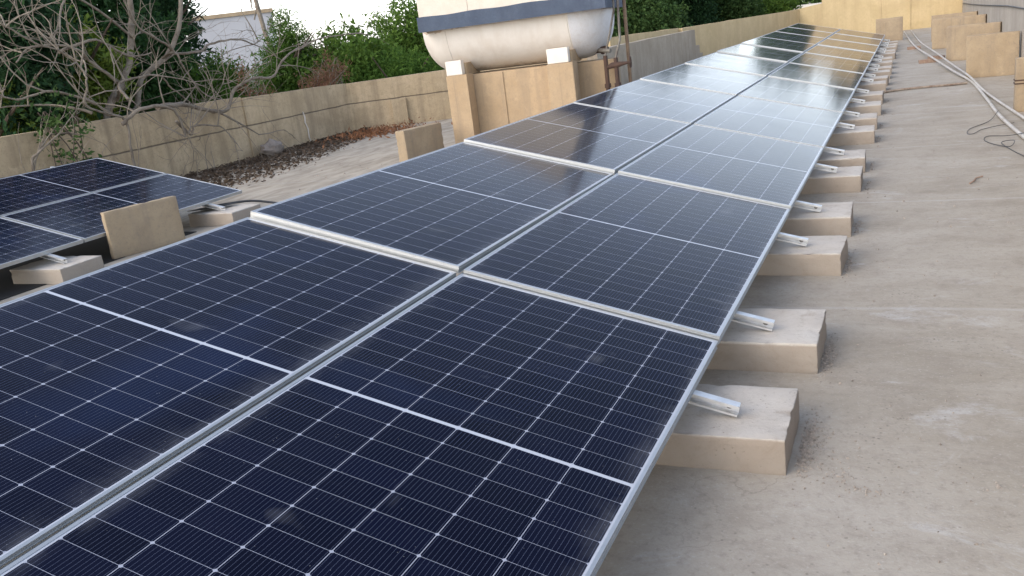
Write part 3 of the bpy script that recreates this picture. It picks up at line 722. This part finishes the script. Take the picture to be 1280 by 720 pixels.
def quads(name, mat, P, Nn, size, aspect=0.5, rng=None, curl=0.0, parent=None):
    """leaf quads : centres P (n,3), long direction Nn (n,3)"""
    rng = rng or np.random.default_rng(1); n = len(P)
    u = Nn / (np.linalg.norm(Nn, axis=1, keepdims=True) + 1e-9)
    t = rng.normal(size=(n, 3)); v = np.cross(u, t); v /= np.linalg.norm(v, axis=1, keepdims=True) + 1e-9
    s = size * rng.uniform(0.6, 1.3, (n, 1)); a = u * s; b = v * s * aspect
    V = np.empty((n, 4, 3)); V[:, 0] = P - a; V[:, 1] = P + b * rng.uniform(0.6, 1, (n, 1)); V[:, 2] = P + a; V[:, 3] = P - b
    if curl: w = np.cross(u, v); V[:, 1] += w * s * curl; V[:, 3] += w * s * curl
    me = bpy.data.meshes.new(name); me.vertices.add(4 * n); me.vertices.foreach_set('co', V.astype(np.float32).ravel())
    me.loops.add(4 * n); me.loops.foreach_set('vertex_index', np.arange(4 * n, dtype=np.int32))
    me.polygons.add(n); me.polygons.foreach_set('loop_start', np.arange(0, 4 * n, 4, dtype=np.int32)); me.polygons.foreach_set('loop_total', np.full(n, 4, dtype=np.int32))
    me.update(); me.validate()
    return link(name, me, mat, parent)

# leaf litter
rng = np.random.default_rng(7)
def litter(n):
    out = []
    while len(out) < n:
        y = rng.uniform(4.6, 12.0); lim = np.interp(y, [4.6, 6, 8, 10.5, 12], [-7.7, -7.3, -7.7, -8.6, -9.4])
        x = -9.75 + (lim + 9.75) * rng.beta(1.0, 1.7)
        x += rng.normal() * 0.05
        if y > 11.5 and x < -9.6: continue
        if x < -9.76: continue
        out.append((x, y, abs(rng.normal()) * 0.018 + 0.006))
    return np.array(out)
P = litter(7000); D = rng.normal(size=(len(P), 3)); D[:, 2] *= 0.35
M['dead_leaf'] = mat_leaf('dead_leaf', (0.060, 0.045, 0.034), (0.17, 0.125, 0.09), (0.11, 0.08, 0.058), 0.1)
o = quads('leaf_litter', M['dead_leaf'], P, D, 0.034, 0.55, rng, 0.25); tag(o, 'brown dry leaves heaped along the foot of the parapet wall', 'leaf litter', kind='stuff')
P = np.c_[rng.normal(-8.7, 0.35, 900), rng.normal(11.0, 0.55, 900), np.abs(rng.normal(size=900)) * 0.05 + 0.01]
P = P[(P[:, 1] < 12.0 + (P[:, 0] + 9.7) * 0.5) & (P[:, 0] > -9.7)]
M['rust_leaf'] = mat_leaf('rust_leaf', (0.20, 0.09, 0.045), (0.34, 0.17, 0.09), (0.27, 0.14, 0.08), 0.15)
o = quads('dry_needles', M['rust_leaf'], P, rng.normal(size=(len(P), 3)), 0.05, 0.3, rng, 0.1); tag(o, 'orange brown dry needles swept into the corner of the parapet', 'leaf litter', kind='stuff')

# grit beside the near blocks, pebbles on the floor
def grit(name, specs, label, mat='grit'):
    v = []; f = []; rg = random.Random(11)
    for cx, cy, sx, sy, n, s0 in specs:
        for _ in range(n):
            x = rg.gauss(cx, sx); y = rg.gauss(cy, sy); s = s0 * rg.uniform(0.4, 1.6) ** 1.5; b = len(v)
            if 0.33 - 0.63 < x < 0.335: continue
            for dx, dy, dz in ((1,0,0), (-0.6,0.8,0), (-0.5,-0.9,0), (0.1,0.1,1.1)):
                a = rg.uniform(-0.3, 0.3); v.append((x + (dx + a) * s, y + (dy - a) * s, 0.0005 + dz * s * 0.8))
            f += [(b, b+1, b+3), (b+1, b+2, b+3), (b+2, b, b+3)]
    mb = MB(); mb.v = v; mb.f = f; o = mb.build(name, M[mat]); tag(o, label, 'grit', kind='stuff'); return o
grit('grit_heap', [(0.36, -0.36, 0.014, 0.11, 520, 0.0034), (0.385, -0.34, 0.03, 0.10, 200, 0.003), (0.36, 0.50, 0.014, 0.11, 300, 0.0036), (0.36, 1.88, 0.014, 0.12, 160, 0.004), (0.48, -0.55, 0.03, 0.03, 50, 0.003), (0.56, -0.62, 0.04, 0.012, 50, 0.003)] +
     [(0.365, y + 0.22, 0.012, 0.14, 50, 0.005) for y in ylist[4:12]], 'loose dark grit gathered against the right ends of the near footings')
grit('pebbles', [(1.0, 0.5, 0.5, 1.6, 170, 0.0042), (0.6, -0.6, 0.25, 0.35, 100, 0.0032), (0.7, 4, 0.5, 3, 160, 0.006), (-7, 6, 1.4, 2.0, 120, 0.012)], 'scattered tiny pebbles and crumbs on the roof floor')

# ------------------------------------------------------------ vegetation
def crown(parent, seed, lobes, n_clump, per, leaf, mat, spread=0.16, aspect=0.45, droop=0.0, dirout=0.6, name='crown'):
    """leaf clumps placed on and inside ellipsoid lobes (world offsets from the tree base)"""
    n_clump = int(n_clump * 1.7); leaf = leaf * 1.2
    rg = np.random.default_rng(seed); vol = np.array([l[3] * l[4] * l[5] for l in lobes]) ** 0.7; vol /= vol.sum()
    Ps, Ds = [], []
    idx = rg.choice(len(lobes), n_clump, p=vol)
    for li, (cx, cy, cz, rx, ry, rz) in enumerate(lobes):
        k = int((idx == li).sum())
        if not k: continue
        d = rg.normal(size=(k, 3)); d /= np.linalg.norm(d, axis=1, keepdims=True)
        r = rg.uniform(0.25, 1.0, (k, 1)) ** 0.45 * rg.uniform(0.85, 1.12, (k, 1))
        c = np.array([cx, cy, cz]) + d * r * np.array([rx, ry, rz])
        ax = d + rg.normal(size=(k, 3)) * 0.6; ax[:, 2] -= droop; ax /= np.linalg.norm(ax, axis=1, keepdims=True)
        t = rg.uniform(-1, 1, (k, per, 1))
        pts = c[:, None, :] + ax[:, None, :] * t * spread * 1.6 + rg.normal(size=(k, per, 3)) * spread * (0.55 - 0.2 * t)
        dr = ax[:, None, :] * dirout + rg.normal(size=(k, per, 3)) * 0.5
        Ps.append(pts.reshape(-1, 3)); Ds.append(dr.reshape(-1, 3))
    return quads(name, mat, np.concatenate(Ps), np.concatenate(Ds), leaf, aspect, rg, 0.1, parent)

def trunk(parent, pts, r0, r1, limbs, seed, mat='bark2'):
    rg = random.Random(seed); pts = smooth_path(pts, 5); n = len(pts)
    mb = MB().tube(pts, [r0 + (r1 - r0) * i / (n - 1) for i in range(n)], 8)
    for _ in range(limbs):
        i = rg.randrange(n // 2, n); p = Vector(pts[i]); a = rg.uniform(0, 6.28); L = rg.uniform(0.7, 1.6)
        d = Vector((math.cos(a), math.sin(a), rg.uniform(0.2, 0.9)))
        q = [p, p + d * L * 0.5 + Vector((0, 0, 0.1)), p + d * L + Vector((rg.uniform(-.2, .2), rg.uniform(-.2, .2), 0.2))]
        mb.tube(smooth_path(q, 3), [r1 * 0.9 * (1 - k / 7.5) for k in range(7)], 6)
    return mb.build('trunk', M[mat], parent)

LM = {'conifer': mat_leaf('leaf_conifer', (0.013, 0.034, 0.016), (0.039, 0.091, 0.031), (0.021, 0.058, 0.026)),
      'cypress': mat_leaf('leaf_cypress', (0.018, 0.052, 0.021), (0.055, 0.124, 0.039), (0.034, 0.085, 0.023)),
      'mid': mat_leaf('leaf_mid', (0.046, 0.098, 0.018), (0.137, 0.221, 0.039), (0.091, 0.163, 0.029)),
      'bright': mat_leaf('leaf_bright', (0.045, 0.100, 0.018), (0.120, 0.215, 0.038), (0.078, 0.155, 0.028)),
      'yellow': mat_leaf('leaf_yellow', (0.078, 0.130, 0.021), (0.208, 0.273, 0.052), (0.143, 0.202, 0.031)),
      'olive': mat_leaf('leaf_olive', (0.029, 0.065, 0.021), (0.091, 0.150, 0.044), (0.058, 0.111, 0.033)),
      'dry': mat_leaf('leaf_dry', (0.156, 0.078, 0.046), (0.325, 0.169, 0.104), (0.221, 0.130, 0.085))}
GZ = -4.0
def tree(name, x, y, top, r, kind, label, cat='tree', shape='round', n=700, per=16, leaf=0.06, seed=1, lobes=7, low=-0.6, spread=0.16, droop=0.0, group=None, aspect=0.45):
    t = empty(name, (x, y, GZ), label=label, cat=cat, group=group)
    rg = random.Random(seed * 13 + 5); H = top - GZ; lb = low - GZ
    tr = trunk(t, [(0, 0, 0), (rg.uniform(-.15, .15), rg.uniform(-.15, .15), H * 0.4), (rg.uniform(-.25, .25), rg.uniform(-.25, .25), H * 0.85)], 0.16, 0.05, 8, seed)
    L = []
    if shape == 'round':
        for i in range(lobes):
            a = 2 * math.pi * i / lobes + rg.uniform(-.4, .4); q = rg.uniform(0.25, 0.62) * r; rr_ = r * rg.uniform(0.42, 0.62)
            z = rg.uniform(lb + rr_ * 0.5, H - rr_)
            L.append((q * math.cos(a), q * math.sin(a), z, rr_, rr_, rr_ * rg.uniform(0.75, 1.0)))
        L.append((rg.uniform(-.2, .2) * r, rg.uniform(-.2, .2) * r, H - r * 0.5, r * 0.5, r * 0.5, r * 0.5))
        L.append((0, 0, (lb + H) / 2, r * 0.7, r * 0.7, (H - lb) * 0.42))
    elif shape == 'cone':
        k = 9
        for i in range(k):
            f_ = i / (k - 1); z = lb + (H - lb) * f_ * 0.95; q = r * (1 - f_) ** 0.8 + 0.10
            L.append((rg.uniform(-.15, .15) * q, rg.uniform(-.15, .15) * q, z, q, q, (H - lb) / k * 0.55))
    crown(t, seed, L, n, per, leaf, LM[kind], spread, aspect, droop)
    return t

tree('cypress_tree', -11.9, 5.2, 4.6, 1.9, 'conifer', 'darkest dense conifer filling the left frame edge behind the parapet', seed=1, n=1500, per=18, leaf=0.05, droop=0.6, low=-0.8)
tree('cypress_tree', -12.9, 8.4, 4.8, 2.1, 'cypress', 'dark green conifer behind the crotch of the bare branches', seed=2, n=1500, per=18, leaf=0.055, droop=0.6, low=-0.8)
tree('conifer_tree', -13.4, 10.6, 3.6, 1.55, 'conifer', 'dark feathery conifer in front of the distant white house, left half', seed=3, n=900, per=18, leaf=0.055, droop=0.5, low=-0.8)
tree('young_tree', -11.15, 6.9, 2.55, 0.75, 'yellow', 'small yellow green tree glowing between the dark conifers', seed=4, n=170, per=14, leaf=0.05, lobes=4, low=0.9)
tree('young_tree', -10.95, 4.9, 1.95, 0.6, 'yellow', 'low yellow green sapling at the left behind the bare limbs', seed=5, n=130, per=14, leaf=0.05, lobes=4, low=0.7)
tree('bush', -12.0, 10.35, 1.85, 1.25, 'bright', 'bright green bush just below the distant white house', 'bush', seed=6, n=700, per=18, leaf=0.05, low=0.0, aspect=0.25)
tree('conifer_tree', -12.7, 14.0, 2.75, 1.25, 'bright', 'pointed bright green conifer rising against the sky', shape='cone', seed=7, n=800, per=20, leaf=0.055, low=0.2, aspect=0.2, spread=0.14)
tree('acacia_tree', -11.6, 14.6, 2.15, 1.6, 'mid', 'spreading light green tree right of the pointed conifer', seed=8, n=900, per=18, leaf=0.055, low=0.0)
tree('ash_tree', -11.4, 18.4, 2.85, 2.1, 'mid', 'rounder green tree with lumpy top left of the water tank', seed=9, n=1900, per=16, leaf=0.05, low=-0.5, lobes=9)
tree('feathery_bush', -9.75, 14.3, 1.45, 1.25, 'bright', 'feathery vivid green bush leaning on the parapet left of the tank', 'bush', seed=10, n=750, per=22, leaf=0.05, low=0.2, aspect=0.2)
tree('ash_tree', -9.3, 19.0, 2.6, 1.7, 'olive', 'darker green tree partly hidden behind the water tank', seed=11, n=900, per=16, leaf=0.05, low=-0.5)
tree('dense_tree', -9.3, 24.5, 4.8, 2.4, 'cypress', 'dark tree behind the right end of the tank', seed=12, n=1700, per=16, leaf=0.055, low=-0.5)
tree('dense_tree', -7.3, 24.0, 4.6, 1.9, 'olive', 'green bushy tree right of the brown pole', seed=13, n=1400, per=16, leaf=0.055, low=-0.3)
tree('dense_tree', -6.9, 28.0, 4.6, 2.2, 'conifer', 'dark green tree above the joint of grey and yellow walls', seed=14, n=1700, per=16, leaf=0.055, low=-0.3)
tree('dense_tree', -5.6, 30.6, 3.1, 1.7, 'olive', 'mottled olive tree over the yellow parapet', seed=15, n=1500, per=16, leaf=0.055, low=-0.3)
tree('dense_tree', -3.6, 46.0, 5.4, 3.0, 'olive', 'brownish green tree far beyond the white edged flat roof', seed=17, n=1100, per=16, leaf=0.11, low=0.8)
tree('dense_tree', 1.2, 34.5, 3.9, 2.4, 'conifer', 'dark tree standing behind the yellow wall at the far right end', seed=18, n=900, per=16, leaf=0.10, low=0.2)
tree('dense_tree', -4.6, 33.5, 2.0, 1.5, 'mid', 'small greyish green tree at the end of the tree line over the yellow parapet', seed=16, n=600, per=16, leaf=0.055, low=0.0)
# dry hanging creeper on the wall
for i, (x, y, z, rx, ry, rz, n) in enumerate(((-10.15, 11.7, 1.1, 0.22, 0.7, 0.16, 60), (-10.1, 9.6, 1.15, 0.2, 0.35, 0.28, 34), (-10.5, 12.4, 1.3, 0.25, 0.35, 0.2, 28))):
    t = empty('dry_creeper', (x, y, z - 0.4), label=['rusty brown dead creeper clump on top of the parapet below the bright green tree', 'smaller brown dead creeper clump on the parapet below the white house', 'dead brown foliage hanging under the light green tree'][i], cat='dry plant')
    rq = random.Random(70 + i)
    crown(t, 40 + i, [(rq.uniform(-.1, .1), rq.uniform(-1, 1) * ry, 0.4 + rq.uniform(-1.2, 0.9) * rz, rx * 0.6, ry * rq.uniform(.2, .4), rz * rq.uniform(.5, .9)) for _ in range(6)], int(n * 0.75), 14, 0.04, LM['dry'], 0.10, 0.2, 2.0, name='foliage')
    mb = MB(); rg = random.Random(i)
    for _ in range(8): mb.tube([(rg.uniform(-.1, .1), rg.uniform(-ry, ry), -0.4), (rg.uniform(-.15, .15), rg.uniform(-ry, ry), 0.1), (rg.uniform(-.2, .2), rg.uniform(-ry, ry), 0.6)], [0.012, 0.009, 0.004], 5)
    mb.build('stem', M['twig'], t)
# distant tree belt
rg = np.random.default_rng(99); k = 1700
ang = rg.uniform(R(-75), R(8), k); dist = rg.uniform(58, 75, k)
c = np.c_[0.7 + np.sin(ang) * dist, -3.2 + np.cos(ang) * dist, rg.uniform(-4, 1.4, k) + 0.9 * np.sin(ang * 23)]
P = (c[:, None, :] + rg.normal(size=(k, 14, 3)) * 0.7).reshape(-1, 3)
tag(quads('distant_trees', LM['olive'], P, rg.normal(size=P.shape), 0.42, 0.6, rg), 'far belt of trees beyond the neighbouring gardens', 'trees', kind='stuff')

# bare trees
LIMBS = {
'L1': [(-10.5, 6.45, 0.2), (-10.5, 6.54, 1.09), (-10.45, 6.93, 1.53), (-10.5, 7.23, 1.89), (-10.55, 7.47, 2.39), (-10.5, 7.54, 2.88), (-10.4, 7.6, 3.6)],
'L2': [(-10.5, 6.6, 0.4), (-10.7, 7.09, 0.96), (-10.7, 7.32, 1.13), (-10.75, 7.61, 1.56), (-10.7, 8.2, 1.88), (-10.65, 8.55, 2.29), (-10.7, 8.85, 2.9), (-10.8, 9.0, 3.5)],
'L7': [(-10.45, 6.75, 1.3), (-10.0, 6.43, 1.54), (-10.0, 6.08, 1.85), (-9.9, 5.74, 2.08), (-10.1, 5.25, 2.14), (-10.0, 4.89, 1.95)],
'L8': [(-10.7, 8.15, 1.86), (-10.4, 8.04, 1.97), (-10.4, 7.69, 2.19), (-10.4, 7.43, 2.38), (-10.3, 7.19, 2.81)],
'L11': [(-10.6, 8.0, 1.85), (-10.2, 7.9, 1.9), (-10.2, 8.04, 1.59), (-10.2, 8.42, 1.15), (-10.1, 9.17, 0.95)],
'L12': [(-10.7, 8.2, 1.9), (-10.6, 8.89, 1.9), (-10.6, 9.16, 2.0), (-10.5, 9.75, 2.04), (-10.6, 10.4, 1.9)],
'L15': [(-10.5, 7.4, 2.2), (-10.3, 6.28, 2.81), (-10.3, 5.86, 2.33), (-10.3, 5.68, 2.18)],
'L17': [(-10.0, 5.57, 2.04), (-9.9, 6.15, 2.16), (-9.9, 6.65, 1.9), (-9.9, 7.12, 1.92)]}
LIMBS2 = {
'L3': [(-9.3, 5.75, 0.0), (-9.3, 5.75, 0.59), (-9.3, 5.77, 1.03), (-9.3, 5.46, 1.17), (-9.3, 5.19, 1.31), (-9.25, 5.23, 1.53), (-9.3, 5.29, 1.74), (-9.35, 5.08, 2.01), (-9.3, 4.71, 2.13), (-9.3, 4.29, 2.4)],
'L4': [(-9.3, 5.7, 0.98), (-9.2, 5.97, 1.14), (-9.15, 6.34, 1.14), (-9.2, 6.63, 1.01), (-9.2, 6.71, 0.65)],
'L6': [(-9.2, 6.3, 1.14), (-9.4, 6.9, 1.12), (-9.6, 7.26, 1.09), (-9.55, 7.67, 0.95), (-9.6, 8.15, 0.9), (-9.6, 8.41, 1.19), (-9.5, 8.84, 1.34), (-9.6, 9.43, 1.31), (-9.6, 9.86, 1.6), (-9.65, 10.48, 1.77), (-9.6, 11.23, 1.9), (-9.6, 12.5, 1.92)],
'L9': [(-9.35, 5.3, 1.2), (-9.7, 4.97, 1.37), (-9.9, 4.41, 1.42)],
'L10': [(-9.5, 4.3, 0.0), (-9.5, 4.34, 0.69), (-9.45, 4.45, 0.82), (-9.5, 4.72, 1.0), (-9.45, 5.05, 0.95)],
'L13': [(-9.2, 6.6, 0.9), (-9.4, 7.02, 0.65), (-9.4, 7.16, 0.76), (-9.35, 7.58, 0.7), (-9.4, 7.77, 0.61)],
'L14': [(-9.55, 7.91, 0.88), (-9.4, 8.56, 0.42)],
'L16': [(-9.4, 6.0, 1.3), (-9.7, 6.2, 1.53), (-9.6, 6.82, 1.58), (-9.7, 7.16, 1.36), (-9.7, 7.5, 1.08)],
'L18': [(-9.3, 5.36, 1.31), (-9.4, 4.84, 1.54), (-9.5, 4.36, 1.49), (-9.5, 4.09, 1.66)]}
def grow(mb, p, d, L, r, lvl, rg):
    n = 5; pts = [Vector(p)]; d = Vector(d).normalized()
    bend = Vector((rg.uniform(-1, 1), rg.uniform(-1, 1), rg.uniform(-1, 1))) * 0.28
    for i in range(n):
        d = (d + bend * 0.6 + Vector((rg.uniform(-1, 1), rg.uniform(-1, 1), rg.uniform(-1, 1))) * 0.16).normalized()
        q = pts[-1] + d * L / n
        if q.z < 0.03: q.z = 0.03
        pts.append(q)
    mb.tube(pts, [r * (1 - 0.75 * i / n) for i in range(n + 1)], 5 if lvl else 6, cap=False)
    if lvl > 0:
        for _ in range(rg.randint(1, 3)):
            i = rg.randint(1, n); dd = (pts[i] - pts[i-1]).normalized()
            side = Vector((rg.uniform(-0.6, 0.6), rg.uniform(-1, 1), rg.uniform(-0.7, 1))) * 0.9
            grow(mb, pts[i], dd + side, L * rg.uniform(0.45, 0.75), max(0.0028, r * 0.55), lvl - 1, rg)
def bare(name, limbs, radii, base, seed, label, cat='tree', dens=1.0, down_to=None):
    t = empty(name, base, label=label, cat=cat); rg = random.Random(seed); B = Vector(base)
    first = True
    for k_, pts in limbs.items():
        r0, r1 = radii.get(k_, (0.022, 0.008))
        pp_ = [Vector(p) - B for p in pts]
        path = smooth_path(pp_, 5); n = len(path)
        path = [p + Vector((rg.uniform(-1, 1), rg.uniform(-1, 1), rg.uniform(-1, 1))) * 0.008 for p in path]
        mb = MB().tube(path, [(r0 + (r1 - r0) * i / (n - 1)) * rg.uniform(0.92, 1.1) for i in range(n)], 8)
        if down_to is not None and first:
            mb.tube([(0, 0, 0), (0.05, 0.02, (pp_[0].z) * 0.5), tuple(pp_[0] + Vector((0, 0, 0.05)))], [0.13, 0.10, r0 * 1.05], 8)
        lo = sm(mb.build('trunk' if first else 'limb', M['bark'], t), 1.0); first = False
        for _ in range(int(len(pts) * 1.25 * dens)):
            i = rg.randint(2, n - 1); dd = (path[i] - path[i-1]).normalized()
            side = Vector((rg.uniform(-0.5, 0.7), rg.uniform(-1, 1), rg.uniform(-0.6, 1)))
            tw = MB(); grow(tw, path[i], dd * 0.5 + side, rg.uniform(0.5, 1.15), rg.uniform(0.007, 0.014), 2, rg)
            tw.build('twig', M['twig'], lo)
    return t
_z = 0.0
def grow_fix(): pass
bare('bare_tree', LIMBS, {'L1': (0.062, 0.035), 'L2': (0.055, 0.03), 'L7': (0.03, 0.01), 'L8': (0.028, 0.012), 'L12': (0.026, 0.012)}, (-10.5, 6.45, -4.0), 21,
     'leafless grey tree with two thick upright limbs behind the parapet', down_to=1)
bare('bare_shrub', LIMBS2, {'L3': (0.020, 0.010), 'L4': (0.030, 0.016), 'L6': (0.040, 0.010)}, (-9.3, 5.75, 0.0), 23,
     'tangle of leafless crooked branches sprawling over the parapet and down its inner face', 'shrub', dens=1.1)
# green creeper at the left
t = empty('climbing_plant', (-9.45, 4.75, 0.0), label='small grey green creeper climbing the parapet through the branches at the far left', cat='plant')
crown(t, 60, [(0, 0.1, 1.1, 0.22, 0.35, 0.5), (-0.05, 0.35, 0.55, 0.15, 0.25, 0.4)], 22, 12, 0.034, LM['olive'], 0.10, 0.5, name='foliage')
mb = MB(); rg = random.Random(4)
for _ in range(7): mb.tube(smooth_path([(rg.uniform(-.05, .05), rg.uniform(-.1, .3), 0), (rg.uniform(-.1, .1), rg.uniform(-.2, .4), 0.6), (rg.uniform(-.15, .1), rg.uniform(-.3, .5), 1.3)], 3), 0.008, 5)
mb.build('stem', M['bark2'], t)
# weeds and twigs at the foot of the wall
mb = MB(); rg = random.Random(8)
for _ in range(16):
    grow(mb, (rg.uniform(-9.6, -9.2) + 9.4, rg.uniform(4.2, 7.6) - 5.9, 0.0), (rg.uniform(-.2, .2), rg.uniform(-.4, .4), 1), rg.uniform(0.4, 0.75), 0.008, 1, rg)
o = mb.build('dead_weeds', M['twig']); o.location = (-9.4, 5.9, 0); tag(o, 'thin dead weed stems standing at the foot of the parapet wall', 'dead weeds', kind='stuff')
# thin leaning trunk against the sky
t = empty('thin_trunk', (-14.2, 15.2, -4.0), label='thin brown bare trunk leaning against the sky right of the white house', cat='tree')
sm(MB().tube(smooth_path([(0, 0.3, 0), (0.1, 0.1, 5.0), (-0.05, 0.0, 6.4), (-0.28, 0.05, 8.2)], 4), 0.055, 8).build('trunk', M['bark'], t))
rg = random.Random(12)
for _ in range(5):
    mb = MB(); grow(mb, (-0.3, 0, rg.uniform(6.0, 7.4)), (rg.uniform(-.6, .9), rg.uniform(-.6, .6), 0.7), 1.4, 0.02, 2, rg); mb.build('twig', M['twig'], t)
